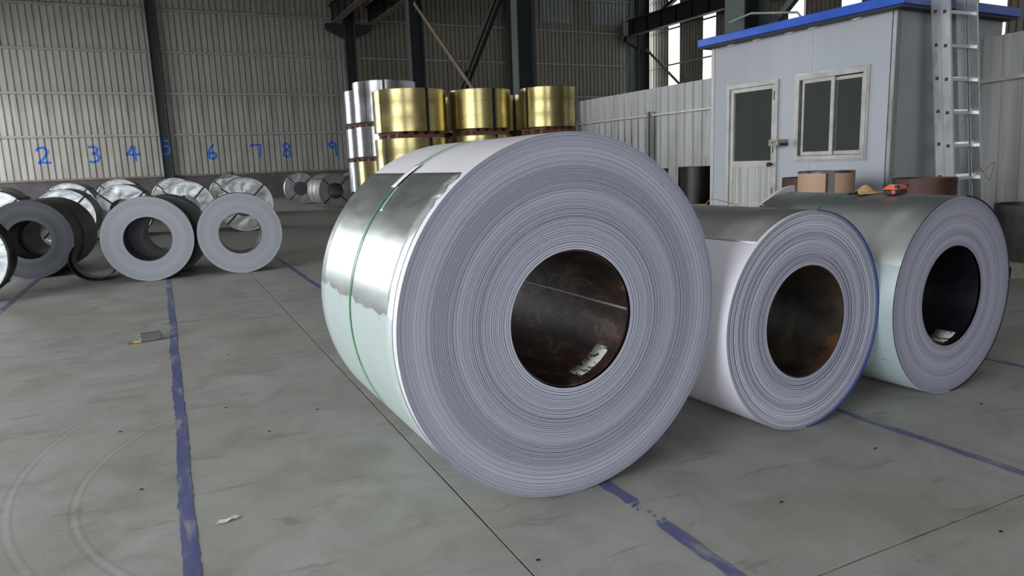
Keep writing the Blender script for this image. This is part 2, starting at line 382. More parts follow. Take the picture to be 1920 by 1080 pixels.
# painted floor lines (thin worn strips)
def floor_line(x, y0, y1, w, seed, gaps=()):
    rnd = random.Random(seed); m = MB(); y = y0; d = .035; pts = []
    c = 0; wl = wr = w/2
    while y < y1:
        c += rnd.uniform(-.0022, .0022); c *= .97
        pts.append((y, x+c-w/2+rnd.uniform(-.004, .004)-(.006 if rnd.random() < .12 else 0), x+c+w/2+rnd.uniform(-.004, .004))); y += d
    for a, b in zip(pts, pts[1:]):
        if any(g0 < a[0] < g1 for g0, g1 in gaps):
            for k in range(3):
                t0 = rnd.random()*.7; u0 = a[1]+(a[2]-a[1])*t0; u1 = u0+w*rnd.uniform(.1, .35)
                yy = a[0]+rnd.random()*.01
                if rnd.random() < .55: m.add([(u0, yy, .0022), (u1, yy+.004, .0022), (u1+.006, yy+.02, .0022), (u0+.006, yy+.016, .0022)], [(0, 1, 2, 3)])
            continue
        m.add([(a[1], a[0], .002), (a[2], a[0], .002), (b[2], b[0], .002), (b[1], b[0], .002)], [(0, 1, 2, 3)])
    return m.obj('floor_line', line_m, fl)
floor_line(-1.52, -4, 14, .055, 1); floor_line(-.035, -4, 14, .052, 2); floor_line(1.432, -4, 12, .05, 3, ((1.83, 1.99),))
floor_line(2.865, -4, 12, .04, 4); floor_line(4.30, -4, 12, .04, 5)

# corrugated sheeting -------------------------------------------------
PIT, RW, RD_ = .25, .045, .05
def prof_y(x, pitch=PIT, rw=RW, dep=RD_):      # depth of sheeting groove at x (0 = face, + = away from the room)
    u = (x % pitch)
    c = pitch/2; d = abs(u-c)
    if d < rw*.35: return dep
    if d < rw*.85: return dep*(1-(d-rw*.35)/(rw*.5))
    return 0.0
def sheet_mesh(name, width, z0, z1, mat, pitch=PIT, rw=RW, dep=RD_, th=.004):
    xs = [0.0]; n = round(width/pitch)
    for i in range(n):
        c = (i+.5)*pitch; xs += [c-rw*.85, c-rw*.35, c+rw*.35, c+rw*.85]
    xs.append(width); m = MB()
    ps = [(x, prof_y(x, pitch, rw, dep) if 0 < x < width else 0.0) for x in xs]
    vs = []
    for z in (z0, z1):
        vs += [(x, y, z) for x, y in ps]
    for z in (z0, z1):
        vs += [(x, y+th, z) for x, y in ps]
    K = len(ps); fs = [(i, i+1, K+i+1, K+i) for i in range(K-1)] + [(2*K+i, 3*K+i, 3*K+i+1, 2*K+i+1) for i in range(K-1)]
    fs += [(0, K, 3*K, 2*K), (K-1, 2*K+K-1, 3*K+K-1, K+K-1)]
    fs += [(K+i, K+i+1, 3*K+i+1, 3*K+i) for i in range(K-1)] + [(i, 2*K+i, 2*K+i+1, i+1) for i in range(K-1)]
    m.add(vs, fs); return m.mesh(name, mat)
# back wall
wb = MB().box(XL, XR, YB, YB+.3, -.01, 1.17).box(XL, XR, YB-.06, YB+.3, 1.17, 1.25, 1).obj('wall_back', [brick_m, sill_m])
struct(wb, 'long back wall of ribbed beige metal sheeting above a dark rendered base')
mB = sheet_mesh('sheet_panel', 1.0, 1.25, ZC, wall_m); mR = sheet_mesh('sheet_panel', 1.0, 1.25, ZC, wall_r); mP = sheet_mesh('sheet_panel', 1.0, 1.25, ZC, wall_p)
for i in range(-9, 27):
    me = mB if i < 9 else (mP if i in (25, 26) else mR)
    if i < 26: link('sheet_panel', me, wb, (i, YB-.04, 0))
# short translucent sheets high in the back wall
mT = sheet_mesh('translucent_sheet', 1.0, 8.8, 12.2, wall_p)
for i in (19.7, 20.7, 23, 24): link('translucent_sheet', mT, wb, (i, YB-.065, 0))
# girts (horizontal channels)
def channel(m, a, b, w=.06, h=.12):
    m.bar(a, b, w, h)
GZ = [3.02, 4.80, 6.57, 8.35, 10.1]
for (x0, x1) in ((XL, .22), (.62, 8.6), (9.1, 17.5), (17.9, 26.2)):
    for z in GZ:
        m = MB(); m.box(x0, x1, YB-.13, YB-.05, z-.045, z-.03); m.box(x0, x1, YB-.13, YB-.05, z+.03, z+.045); m.box(x0, x1, YB-.135, YB-.12, z-.045, z+.045)
        m.obj('girt', girt_m, wb)
# painted digits on the sheeting
DIG = {'2': [[(-.3, .3), (-.15, .5), (.15, .5), (.3, .25), (.1, -.1), (-.25, -.45), (0, -.42), (.4, -.45)]],
 '3': [[(-.25, .48), (.05, .5), (.28, .4), (.2, .15), (-.05, .05), (.2, .0), (.33, -.2), (.2, -.42), (-.1, -.5), (-.25, -.4)]],
 '4': [[(.0, .5), (-.15, .2), (-.38, -.05), (.0, -.08), (.42, -.05)], [(.12, .5), (.1, .1), (.12, -.5)]],
 '5': [[(.2, .48), (-.2, .45), (-.22, .1), (.12, .12), (.25, -.15), (.1, -.4), (-.22, -.4)]],
 '6': [[(.15, .5), (-.1, .2), (-.25, -.15), (-.2, -.42), (.05, -.5), (.25, -.35), (.2, -.1), (-.05, -.05), (-.22, -.25)]],
 '7': [[(-.3, .4), (0, .4), (.3, .42), (.28, .0), (.24, -.5)], [(-.3, .4), (-.28, .25)]],
 '8': [[(.2, .35), (0, .5), (-.22, .35), (-.12, .1), (.2, -.15), (.22, -.4), (0, -.5), (-.22, -.38), (-.18, -.12), (.15, .12), (.22, .3), (.1, .46)]],
 '9': [[(.2, .4), (-.05, .5), (-.25, .3), (-.1, .08), (.15, .12), (.22, .4), (.22, .0), (.25, -.55)]]}
def digit(ch, X, Z, h, flat=None):
    m = MB(); w = .085
    for st in DIG[ch]:
        P = [Vector((X+px*h*1.05, Z+pz*h)) for px, pz in st]; fine = []
        for a, b in zip(P, P[1:]):
            k = max(2, int((b-a).length/.012)); fine += [a+(b-a)*i/k for i in range(k)]
        fine.append(P[-1]); L = []
        for i, p in enumerate(fine):
            d = (fine[min(i+2, len(fine)-1)]-fine[max(i-2, 0)]).normalized(); n = Vector((-d.y, d.x))
            row = []
            for s in (-1, -.6, -.2, .2, .6, 1):
                q = p+n*w/2*s; row.append((q.x, YB-.046+prof_y(q.x)-.00004*i, q.y) if flat is None else (q.x, flat, q.y))
            L.append(row)
        vs = [v for r in L for v in r]; K = 6
        m.add(vs, [(i*K+j, i*K+j+1, (i+1)*K+j+1, (i+1)*K+j) for i in range(len(L)-1) for j in range(K-1)])
    o = m.obj('painted_digit', spray, wb); o['label'] = 'blue hand-painted digit %s' % ch
    return o
for ch, X in (('2', -4.28), ('3', -2.43), ('4', -.9), ('6', 2.32), ('7', 4.25), ('8', 5.64), ('9', 7.84)): digit(ch, X, 2.24, .66)

# right wall (with tall backlit strips)
wr = MB().box(XR, XR+.3, YF, YB+.3, -.01, 1.17).box(XR-.06, XR+.3, YF, YB, 1.17, 1.25, 1).obj('wall_right', [brick_m, sill_m])
struct(wr, 'right-hand wall of dark dusty sheeting with tall bright strips')
strips = [33.48-2.9*k for k in range(15)]
ys = sorted([YF] + [s+d for s in strips for d in (-.48, .48)] + [YB]); nwin = 0
for a, b in zip(ys, ys[1:]):
    mid = (a+b)/2
    if any(abs(mid-s) < .1 for s in strips):
        nwin += 1
        o = MB().box(XR+.02, XR+.03, a, b, 1.25, ZC).obj('translucent_strip', win_sheet, wr)
    else:
        n = max(1, round((b-a)/.25)); me = sheet_mesh('sheet_panel', n*.25, 1.25, ZC, wall_r)
        o = link('sheet_panel', me, wr, (XR-.0, b, 0), -pi/2); o.scale = ((b-a)/(n*.25), 1, 1)
for z in (2.9, 4.65, 6.4, 8.35, 10.1):
    MB().box(XR-.09, XR-.02, YF, YB-.1, z-.04, z+.04).obj('girt', girt_m, wr)
# left wall with doorway and strips (out of view, lights the room)
wl = MB()
for (y0, y1, z0) in ((YF, -4, 0), (-4, 8, 6), (8, 22, 0), (22, 34, 7), (34, YB+.3, 0)): wl.box(XL-.3, XL, y0, y1, max(z0, -.01), ZC)
wl = wl.obj('wall_left', wall_m); struct(wl, 'left wall with tall doorways')
for y in (9.5, 12.4, 15.3, 18.2, 21.1): MB().box(XL, XL+.02, y-.5, y+.5, 6.5, ZC-.3).obj('translucent_strip', win_sheet, wl)  # unseen glowing strips added for upper light and metal highlights
wf = MB().box(XL-.3, -8, YF-.3, YF, -.01, ZC).box(-1, XR+.3, YF-.3, YF, -.01, ZC).box(-8, -1, YF-.3, YF, 5, ZC).obj('wall_front', wall_m)
struct(wf, 'front wall with a wide doorway')
ce = MB().box(XL-.3, XR+.3, YF-.3, YB+.3, ZC, ZC+.2).obj('ceiling', roof_m); struct(ce, 'dark metal roof with backlit strips')
for x in (-5.5, -.5, 4.2): 
    for y in (-6, 2, 10): MB().box(x-.5, x+.5, y-2.6, y+2.6, ZC-.03, ZC-.01).obj('roof_light', sky_sheet, ce)

# steel columns -------------------------------------------------------
def column(x, y, z1, label, d=.50, fw=.34, z0=0.0, corbel=None, knee=None, gx=(1, 1)):
    t = thing('steel_column', label, 'column', (x, y, z0), group='steel columns')
    h = z1-z0
    for s in (-1, 1): MB().box(s*d/2-.012, s*d/2+.012, -fw/2, fw/2, 0, h).obj('flange', dkgreen_l, t)
    MB().box(-d/2+.012, d/2-.012, -.008, .008, 0, h).obj('web', dkgreen, t)
    MB().box(-d/2-.08, d/2+.08, -fw/2-.06, fw/2+.06, 0, .03).obj('base_plate', dkgreen, t)
    if corbel:
        for s in gx:
            m = MB(); L = .85
            for yy in (-.12, .12):
                a = [(s*d/2, corbel-.62), (s*(d/2+L), corbel-.22), (s*(d/2+L), corbel), (s*d/2, corbel)]
                vs = [(px, yy-.01, pz) for px, pz in a]+[(px, yy+.01, pz) for px, pz in a]
                m.add(vs, [(0, 1, 2, 3), (7, 6, 5, 4), (0, 4, 5, 1), (1, 5, 6, 2), (2, 6, 7, 3), (3, 7, 4, 0)])
            m.bar((s*d/2, 0, corbel), (s*(d/2+L), 0, corbel), .3, .03); m.bar((s*d/2, 0, corbel-.63), (s*(d/2+L), 0, corbel-.23), .3, .025)
            for q in (.25, .6): m.box(s*(d/2+q)-.01, s*(d/2+q)+.01, -.14, .14, corbel-.5+q*.3, corbel)
            m.obj('corbel', dkgreen, t)
    return t
column(8.88, 35.2, ZC, 'dark green steel column nearest the back wall with double corbel', corbel=7.98, gx=(-1, 1))
column(8.88, 25.6, ZC, 'dark green steel column left of the crossed braces', corbel=7.98, gx=(-1, 1))
column(8.86, 17.1, ZC, 'dark green steel column right of the crossed braces', corbel=7.98, gx=(-1, 1))
column(8.92, 9.25, ZC, 'dark green steel column rising behind the cabin roof', d=.52, fw=.44, corbel=7.98, gx=(-1, 1))
column(26.2, 35.55, ZC, 'dark steel column in the far right corner of the hall', d=.7, fw=.5, corbel=8.15, gx=(-1,))
column(26.2, 27.0, ZC, 'dark steel column along right-hand wall hidden behind nearer column', d=.7, fw=.5, corbel=8.15, gx=(-1,))
col5 = column(.42, 35.75, ZC, 'slim dark column against the back wall between digits four and six', d=.36, fw=.24)
column(17.7, 35.75, ZC, 'slim dark column against the back wall behind the brass-coloured coils', d=.36, fw=.24)
dg = digit('5', 0, 2.45, .66, flat=-.011); dg.parent = col5
def runway(x, y0, y1, zb, label, H=.85, fw=.34, group='crane runway beams'):
    t = thing('crane_runway_beam', label, 'beam', (x, 0, zb), group=group)
    MB().box(-.008, .008, y0, y1, .02, H-.02).obj('web', dkgreen, t)
    MB().box(-fw/2, fw/2, y0, y1, 0, .025).obj('lower_flange', rail_tan, t); MB().box(-fw/2, fw/2, y0, y1, H-.025, H).obj('upper_flange', dkgreen, t)
    MB().box(-.035, .035, y0, y1, H, H+.1).obj('rail', dkgreen, t)
    y = y0+.6
    while y < y1:
        MB().box(-.13, .13, y-.006, y+.006, .025, H-.025).obj('stiffener', dkgreen, t); y += 1.25
    MB().box(-.08, .08, y1-.05, y1, H+.1, H+.25).obj('end_stop', red_m, t)
runway(8.2, 2, 35.6, 8.0, 'dark crane runway beam with red end stop, left of the centre columns')
runway(9.95, 2, 35.4, 8.0, 'dark crane runway beam on the right side of centre columns')
runway(25.35, 2, 35.7, 8.17, 'dark crane runway beam with tan lower flange along right wall')
def brace(a, b, mat, label, w=.1, twin=0):
    L = (Vector(b)-Vector(a)); m = MB()
    a, b = Vector(a), Vector(b); o = Vector((0, 0, 0))
    t = thing('diagonal_brace', label, 'brace', a, group='diagonal braces')
    if twin:
        for s in (-1, 1): MB().bar((s*twin, 0, 0), b-a+Vector((s*twin, 0, 0)), w*.6, w).obj('angle_bar', mat, t)
    else: MB().bar((0, 0, 0), b-a, w, .012).bar((-w/2, 0, w/2), b-a+Vector((-w/2, 0, w/2)), .012, w).obj('angle_bar', mat, t)
    for p in ((0, 0, 0), b-a): MB().box(-.01, .01, -.08, .08, -.2, .2).obj('gusset_plate', dkgreen, t, loc=p)
brace((8.81, 25.2, 6.85), (8.81, 17.45, 1.4), rail_tan, 'dusty tan diagonal brace falling to the right between columns', .14)
brace((8.99, 17.45, 6.8), (8.99, 25.2, .85), dkgreen, 'dark twin diagonal brace rising to the right between columns', .12, .09)
brace((26.3, 35.2, 7.4), (26.3, 27.2, 1.3), rail_tan, 'tan diagonal brace below runway beam, right wall corner', .16)
brace((26.3, 34.6, 8.9), (26.3, 27.2, 11.6), dkgreen, 'dark diagonal brace above runway beam at the right wall', .2)
brace((9.1, 9.0, 3.1), (9.1, 5.2, 6.0), dkgreen_l, 'grey diagonal tube brace rising behind cabin roof', .1)
# hoist ropes
t = thing('hoist_ropes', 'thin black hoist ropes hanging before the back wall', 'rope', (15.1, 28.5, 0))
for dx in (-.28, 0, .16):
    MB().tube([(dx, 0, 3.0), (dx, 0, 12.2)], .014, 6).obj('rope', wirem, t)
MB().box(-.3, .2, -.06, .06, 2.75, 3.02).obj('hook_block', wirem, t)
# cable lamp arm on the near column
t = thing('bent_conduit', 'bent pale conduit sticking out of the column above the cabin roof', 'conduit', (8.5, 9.0, 3.3))
MB().tube([(0, .2, .04), (.12, -.15, .12), (.3, -.9, .0), (.34, -1.0, -.14)], .018, 8).obj('conduit_pipe', alu_l, t, smooth=40)
MB().tube([(.34, -1.0, -.14), (.34, -1.0, 1.2)], .008, 6).obj('wire', wirem, t)

# ------------------------------------------------------------------ fence behind the cabin
def fence_run(name, x, y0, y1, z1, label, posts, lean=0, rail_z=2.17, pitch=.27):
    t = thing(name, label, 'fence', (x, y0, 0), rot=(lean, 0, 0)); L = y1-y0; W = .8 if pitch < .25 else .81; n = int(L/W)
    me = sheet_mesh('fence_sheet', W, 0.02, z1, fence_m, pitch, .05*pitch/.27+.006, -.03)
    for i in range(n):
        o = link('fence_sheet', me, t, (0.0+(.006 if i % 2 else 0), (i+1)*W, 0), -pi/2)
    MB().box(-.075, -.04, 0, n*W, rail_z-.02, rail_z+.02).obj('rail', alu_l, t); MB().box(-.075, -.04, 0, n*W, .5, .54).obj('rail', alu_l, t)
    for py in posts: MB().box(-.13, -.07, py-.03, py+.03, 0, rail_z+.08).obj('post', girt_m, t)
    return t
fence_run('sheet_fence', 10.0, 8.2, 16.31, 2.75, 'galvanised ribbed sheet fence left of the cabin, behind the coils', (.3, 5.0, 8.0))
fence_run('leaning_sheets', 7.86, 3.95, 4.77, 2.37, 'tall ribbed galvanised sheet right of the ladder', (), lean=RD(-2.0), rail_z=1.93, pitch=.2)

# ------------------------------------------------------------------ cabin
RZ = RD(3.18)      # local +y runs away along the front face, local +x runs along the side to the right
cab = thing('site_cabin', 'pale grey sandwich-panel cabin with blue roof, door and window', 'cabin', (6.57, 4.82, 0), RZ)
def cb(name, mat, *boxes, parent=None, bevel=None):
    m = MB()
    for b in boxes: m.box(*b)
    return m.obj(name, mat, parent or cab, bevel=bevel)
TH = .05; LF, LS, HW = 2.44, 1.87, 2.58
# front wall pieces round door (1.38-2.17, to 2.08) and window (.27-1.13, 1.16-2.08)
cb('wall_panel', panel_m, (0, TH, .05, .268, 0, HW), (0, TH, .268, .95, 0, 1.16), (0, TH, .268, .95, 2.08, HW))
cb('wall_panel', panel_m, (0, TH, .952, 1.13, 0, 1.16), (0, TH, .952, 1.13, 2.08, HW), (0, TH, 1.13, 1.382, 0, HW), (0, TH, 1.382, 1.88, 2.083, HW))
cb('wall_panel', panel_m, (0, TH, 1.882, 2.17, 2.083, HW), (0, TH, 2.17, LF, 0, HW))
for i in range(2): cb('wall_panel', panel_m, (TH+.002+i*.91, TH+i*.91+(.908 if i == 0 else LS-TH-.91), 0, TH, 0, HW))
cb('wall_panel', panel_m, (TH, LS, LF-TH, LF, 0, HW)); cb('wall_panel', panel_m, (LS-TH, LS, TH, LF-TH, 0, HW))
cb('cabin_floor', dirt_dark, (TH, LS-TH, TH, LF-TH, 0, .03))
cb('corner_trim', alu, (-.006, .0, -.006, .035, 0, HW-.012)); cb('corner_trim', girt_m, (-.006, .055, -.008, -.0005, 0, HW-.012))
cb('corner_trim', alu_l, (-.008, .0, LF-.045, LF+.008, 0, HW))
for z in (.5, 1.0, 1.5, 2.0): cb('screw', blk, (.045, .052, -.016, -.011, z, z+.008))
# roof
m = MB(); m.box(-.15, 1.94, -.15, LF+.11, HW+.01, HW+.105)
rf = m.obj('roof', blue_m, cab, bevel=.008)
cb('soffit', blk, (-.13, 1.92, -.13, LF+.09, HW-.012, HW+.01), parent=None)
for i, yy in enumerate((.42, .95, 1.25, 1.72, 2.12)):  # white wedges stand in for daylight leaking under the roof edge
    MB().add([(-.03, yy-.07, HW-.004), (-.03, yy+.07, HW-.004), (-.03, yy+.03, HW-.03), (-.03, yy-.03, HW-.03), (.0, yy-.07, HW-.004), (.0, yy+.07, HW-.004), (.0, yy+.03, HW-.03), (.0, yy-.03, HW-.03)],
             [(0, 1, 2, 3), (4, 7, 6, 5), (0, 4, 5, 1), (1, 5, 6, 2), (2, 6, 7, 3), (3, 7, 4, 0)]).obj('daylight_leak', tape_w, cab)
# door
dr = cb('door_frame', alu_l, (-.025, TH, 1.382, 1.432, 0, 2.083), (-.025, TH, 2.12, 2.169, 0, 2.083), (-.025, TH, 1.432, 2.12, 2.035, 2.083)); dr['label'] = 'dirty aluminium door frame'
d = cb('door', alu_l, (-.01, .03, 1.436, 1.475, .02, 2.03), (-.01, .03, 2.06, 2.116, .02, 2.03), (-.01, .03, 1.475, 2.06, 1.985, 2.03), (-.01, .03, 1.475, 2.06, 1.09, 1.165), (-.01, .03, 1.475, 2.06, .02, .1))
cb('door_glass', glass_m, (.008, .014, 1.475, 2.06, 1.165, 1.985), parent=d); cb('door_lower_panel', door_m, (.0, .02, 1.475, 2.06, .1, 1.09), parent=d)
m = MB(); m.tube([(-.01, 1.456, 1.12), (-.05, 1.456, 1.12)], .012, 10); m.tube([(-.045, 1.456, 1.12), (-.075, 1.456, 1.12)], .026, 12); m.obj('door_knob', blk, d, smooth=40)
for z in (.75, 1.25, 1.85): cb('hinge', blk, (-.03, -.01, 1.428, 1.436, z, z+.1), parent=d)
# window
w = cb('window_frame', alu_l, (-.03, TH, .272, .312, 1.162, 2.078), (-.03, TH, 1.088, 1.128, 1.162, 2.078), (-.03, TH, .312, 1.088, 2.03, 2.078), (-.03, TH, .312, 1.088, 1.162, 1.205))
cb('window_trim', alu, (-.012, 0, .25, .272, 1.142, 2.1), (-.012, 0, 1.128, 1.15, 1.142, 2.1), (-.012, 0, .272, 1.128, 2.078, 2.1), (-.012, 0, .272, 1.128, 1.142, 1.162))
s1 = cb('window_sash', alu_l, (.012, .026, .325, .35, 1.21, 2.02), (.012, .026, .66, .69, 1.21, 2.02), (.012, .026, .35, .66, 1.21, 1.25), (.012, .026, .35, .66, 1.985, 2.02))
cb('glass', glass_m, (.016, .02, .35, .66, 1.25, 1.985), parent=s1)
s2 = cb('window_sash', alu_l, (-.014, .004, .655, .695, 1.21, 2.03), (-.014, .004, 1.03, 1.055, 1.21, 2.03), (-.014, .004, .695, 1.03, 1.21, 1.25), (-.014, .004, .695, 1.03, 1.99, 2.03))
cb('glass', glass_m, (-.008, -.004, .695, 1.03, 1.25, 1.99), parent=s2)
# slotted box on the cabin wall
bx = thing('letter_box', 'small tan slotted box fixed to cabin wall between door and window', 'box', (6.57, 4.82, 0), RZ)
bx['label'] = bx['label']; M0 = MB(); M0.box(-.17, .0, 1.24, 1.37, 1.33, 1.335); M0.box(-.17, .0, 1.24, 1.37, 1.395, 1.40); M0.box(-.17, .0, 1.365, 1.37, 1.335, 1.395); M0.box(-.17, .0, 1.24, 1.245, 1.335, 1.395); M0.box(-.17, -.165, 1.245, 1.365, 1.335, 1.395)
M0.obj('box_body', wood_pale, bx); MB().box(-.173, -.17, 1.285, 1.335, 1.362, 1.372).obj('slot', blk, bx); MB().box(-.14, -.01, 1.232, 1.239, 1.33, 1.36).obj('side_notch', blk, bx)

# ------------------------------------------------------------------ ladder
lad = thing('aluminium_ladder', 'tall double aluminium extension ladder leaning against the cabin side', 'ladder', (6.78, 4.20, 0), rot=(RD(-5.6), 0, 0))
for sec, (y0, zlo, zhi) in enumerate(((0.0, .0, 3.5), (.096, .08, 3.9))):
    x0 = 0.0; W = .44 if sec == 0 else .41; ox = 0 if sec == 0 else .01
    for s, X in enumerate((ox, ox+W-.028)):
        m = MB(); m.box(X, X+.028, y0, y0+.086, zlo, zhi)
        m.obj('rail', alu, lad)
    k = 0; z = .33+sec*.03
    while z < zhi-.1:
        r = MB().box(ox+.006, ox+W-.006, y0+.03, y0+.06, z-.015, z+.015).obj('rung', alu, lad)
        MB().box(ox-.003, ox-.0005, y0+.03, y0+.06, z-.015, z+.015).obj('rung_end', blk, r)
        z += .312

# ------------------------------------------------------------------ coils
def band(R, r, y0, w, th=.0015, th0=0, th1=360, seg=96, axis='Y'):
    return lathe([(r, y0), (r, y0+w), (r+th, y0+w), (r+th, y0)], seg, R, closed=True, th0=th0, th1=th1)
# --- big coil
R1, L1 = .676, 1.05
c1 = thing('steel_coil', 'largest coil, in the foreground, white painted sheet with shiny zinc flap and green strap', 'coil', (1.306, 2.197, 0), .023, group='painted coils standing on the floor')
p = rings(.258, R1-.0015, 84, 3.4, 6.6, .0010, .0017, .007, 11, taper=True)
k = p[-1]; p[-1] = (R1-.0015, k[1], 2); p += [(R1-.0015, L1, 2), (.258, L1, 1), ]
lathe(p, 200, R1).obj('windings', [face1, gap, white_paint], c1, smooth=30)
lathe([(.250, .012), (.250, L1-.01), (.2575, L1-.01), (.2575, .012)], 128, R1, closed=True).obj('core_sleeve', rust, c1, smooth=30)
def flap(a, y):      # small dents near the lifted corner
    d = math.degrees(a); return .0008*math.exp(-((d-37)/5)**2)*max(0, 1-abs(y-.1)/.5) + .0008*sin(d*.35)*math.exp(-((y-.3)/.2)**2)*(1 if 35 < d < 75 else 0)
sh = MB(); SEG, NA = 170, 14; rows = []
for i in range(SEG+1):
    d = 36.0+(352-36.0)*i/SEG; a = RD(d); y0 = .036+(.012*sin(d*1.1) if d < 50 else 0)
    row = []
    for j in range(NA+1):
        y = y0+(L1+.006-y0)*j/NA; r = R1+.0012+flap(a, y)*R1
        row.append((-r*sin(a), y, R1+r*cos(a)))
    rows.append(row)
def shell(rows, th=.0012):
    m = MB(); K = len(rows[0]); vs = [v for r in rows for v in r]
    m.add(vs, [(i*K+j, i*K+j+1, (i+1)*K+j+1, (i+1)*K+j) for i in range(len(rows)-1) for j in range(K-1)]); return m
o = shell(rows).obj('outer_sheet', zinc1, c1, smooth=40)
sm = o.modifiers.new('thickness', 'SOLIDIFY'); sm.thickness = .0008; sm.offset = -1
o['label'] = 'shiny bare zinc outer sheet fading into a pale green primer'
band(R1, R1+.0045, .547, .012).obj('strap', green_band, c1, smooth=30)
def patch(Rc, r, th0, th1, y0, y1, slant=0, n=10, jag=0):
    rnd = random.Random(3); rr = []
    for i in range(n+1):
        d = th0+(th1-th0)*i/n; a = RD(d); off = slant*i/n
        j = [rnd.uniform(0, jag) if i in (0, n) or jag else 0 for _ in range(2)]
        rr.append([(-r*sin(a), y0+off+j[0], Rc+r*cos(a)), (-r*sin(a), y1+off-j[1], Rc+r*cos(a))])
    return shell(rr)
def add_patch(name, mat, par, *a, th=.001, **k):
    o = patch(*a, **k).obj(name, mat, par, smooth=40); s = o.modifiers.new('thickness', 'SOLIDIFY'); s.thickness = th; s.offset = 0; return o
add_patch('tape', tape_w, c1, R1, R1+.0075, 32.0, 43.5, .52, .572, slant=.012)
add_patch('clear_tape', tape_c, c1, R1, R1+.0035, 42.5, 53.0, .505, .535, slant=-.01)
# weld seam and sticker inside the sleeve (on the right-hand inner wall, angle -88)
seam = MB(); pts = []
for i in range(40):
    y = .012+1.0*i/39; a = RD(-88.3-(1.4 if y > .6 else 0)*(y-.6)); r = .2478
    pts.append((-r*sin(a), y, R1+r*cos(a)+random.uniform(-.0008, .0008)))
seam.tube(pts, .005, 8).obj('weld_seam', girt_m, c1, smooth=60)
add_patch('sticker', sticker_m, c1, R1, .2485, -166, -127, .055, .145, slant=.0, n=14, jag=.006)

# --- middle coil
R2, L2 = .499, 1.0
c2 = thing('steel_coil', 'middle coil of the three in front, pale lavender sheet with a loose green strap', 'coil', (2.538, 2.223, 0), .054, group='painted coils standing on the floor')
p = rings(.258, R2-.001, 42, 2.5, 7.0, .0028, .0026, .007, 21, trend=lambda u: .006*sin(u*3.1))
k = p[-1]; p += [(R2-.001, L2, 2), (.258, L2, 1)]
lathe(p, 180, R2).obj('windings', [face2, gap2, lav_paint], c2, smooth=30)
lathe([(.252, .005), (.252, L2-.01), (.2575, L2-.01), (.2575, .005)], 112, R2, closed=True).obj('core_sleeve', core_b, c2, smooth=30)
band(R2, R2-.0025, -.0085, .022, .0042, th0=-178, th1=-4, seg=120).obj('blue_rim', blue_film, c2, smooth=30)
rows = [[(-(R2+.001)*sin(RD(d)), y, R2+(R2+.001)*cos(RD(d))) for y in (.016, .25, .5, .75, L2+.002)] for d in [40.4-i*1.9 for i in range(84)]]
o = shell(rows).obj('outer_sheet', zinc2, c2, smooth=40); s = o.modifiers.new('thickness', 'SOLIDIFY'); s.thickness = .0008; s.offset = -1; o['label'] = 'grey bare zinc outer sheet over the top'
band(R2, R2+.002, .70, .009).obj('strap', green_band, c2, smooth=30)
m = MB(); m.tube([(-.06, .70, R2*2-.004), (-.03, .67, R2*2+.004), (.0, .64, R2*2+.005), (.02, .62, R2*2+.035), (.04, .58, R2*2+.025), (.08, .5, R2*2+.003)], .0028, 6); m.obj('loose_strap_end', kraft, c2, smooth=60)
for a0, dx in ((0, 0), (1, .03), (2, .06)):
    MB().tube([(-.01+dx, .46-dx, 2*R2+.002), (.01+dx, .44-dx, 2*R2+.02), (.03+dx, .40-dx, 2*R2+.004)], .002, 5).obj('loose_tape_curl', tape_w, c2, smooth=60)
# --- right coil
R3, L3 = .504, 1.02
c3 = thing('steel_coil', 'right coil of the three in front, grey zinc sheet, black bore, dark outer edge', 'coil', (3.546, 2.21, 0), .055, group='painted coils standing on the floor')
p = rings(.257, R3-.001, 64, 3, 5.5, .0009, .0008, .0025, 31, trend=lambda u: -.012*u)
p += [(R3-.001, L3, 2), (.257, L3, 1)]
lathe(p, 180, R3).obj('windings', [face3, gap3, navy_film], c3, smooth=30)
lathe([(.251, .01), (.251, L3-.01), (.2565, L3-.01), (.2565, .01)], 112, R3, closed=True).obj('core_sleeve', core_n, c3, smooth=30)
rows = [[(-(R3+.001)*sin(RD(d)), y, R3+(R3+.001)*cos(RD(d))) for y in (-.009, .25, .5, .75, L3+.002)] for d in [-20+i*2.0 for i in range(100)]]
o = shell(rows).obj('outer_sheet', zinc3, c3, smooth=40); s = o.modifiers.new('thickness', 'SOLIDIFY'); s.thickness = .001; s.offset = -1; o['label'] = 'grey zinc outer sheet with pale primer below'
band(R3, R3-.005, -.0145, .024, .0078, th0=-178, th1=-4, seg=120).obj('dark_rim', navy_film, c3, smooth=30)
band(R3, R3+.0015, .605, .011).obj('strap', green_band, c3, smooth=30)
add_patch('sticker', sticker_m, c3, R3, .2495, -178, -150, .03, .14, n=12, jag=.01)

# --- plain coils of the left row
def plain_coil(label, x, y, h, R, r, L, fm, om, im, seed, n=24, amp=.0006, lip=None, group='bare steel coils at the left'):
    t = thing('steel_coil', label, 'coil', (x, y, 0), -h, group=group)
    p = rings(r, R, n, 3, 7, amp, .0012, .002, seed); p[-1] = (p[-1][0], p[-1][1], 2); p += [(R, L, 2), (r, L, 1)]
    lathe(p, 128, R).obj('windings', [fm, gapS if fm is faceS else gap, om], t, smooth=30)
    b = lathe([(r-.004, .002), (r-.004, L-.002), (r-.0005, L-.002), (r-.0005, .002)], 96, R, closed=True).obj('bore_lining', im, t, smooth=30)
    return t
plain_coil('bare steel coil with clean grey end, third from left in front row', -.195, 9.556, .07, .506, .268, .42, faceS, steel_br, steel_in, 41)
plain_coil('bare steel coil with clean grey end, rightmost of the left-hand front row', .843, 9.51, .06, .500, .257, .40, faceS, steel_br, steel_in, 42)
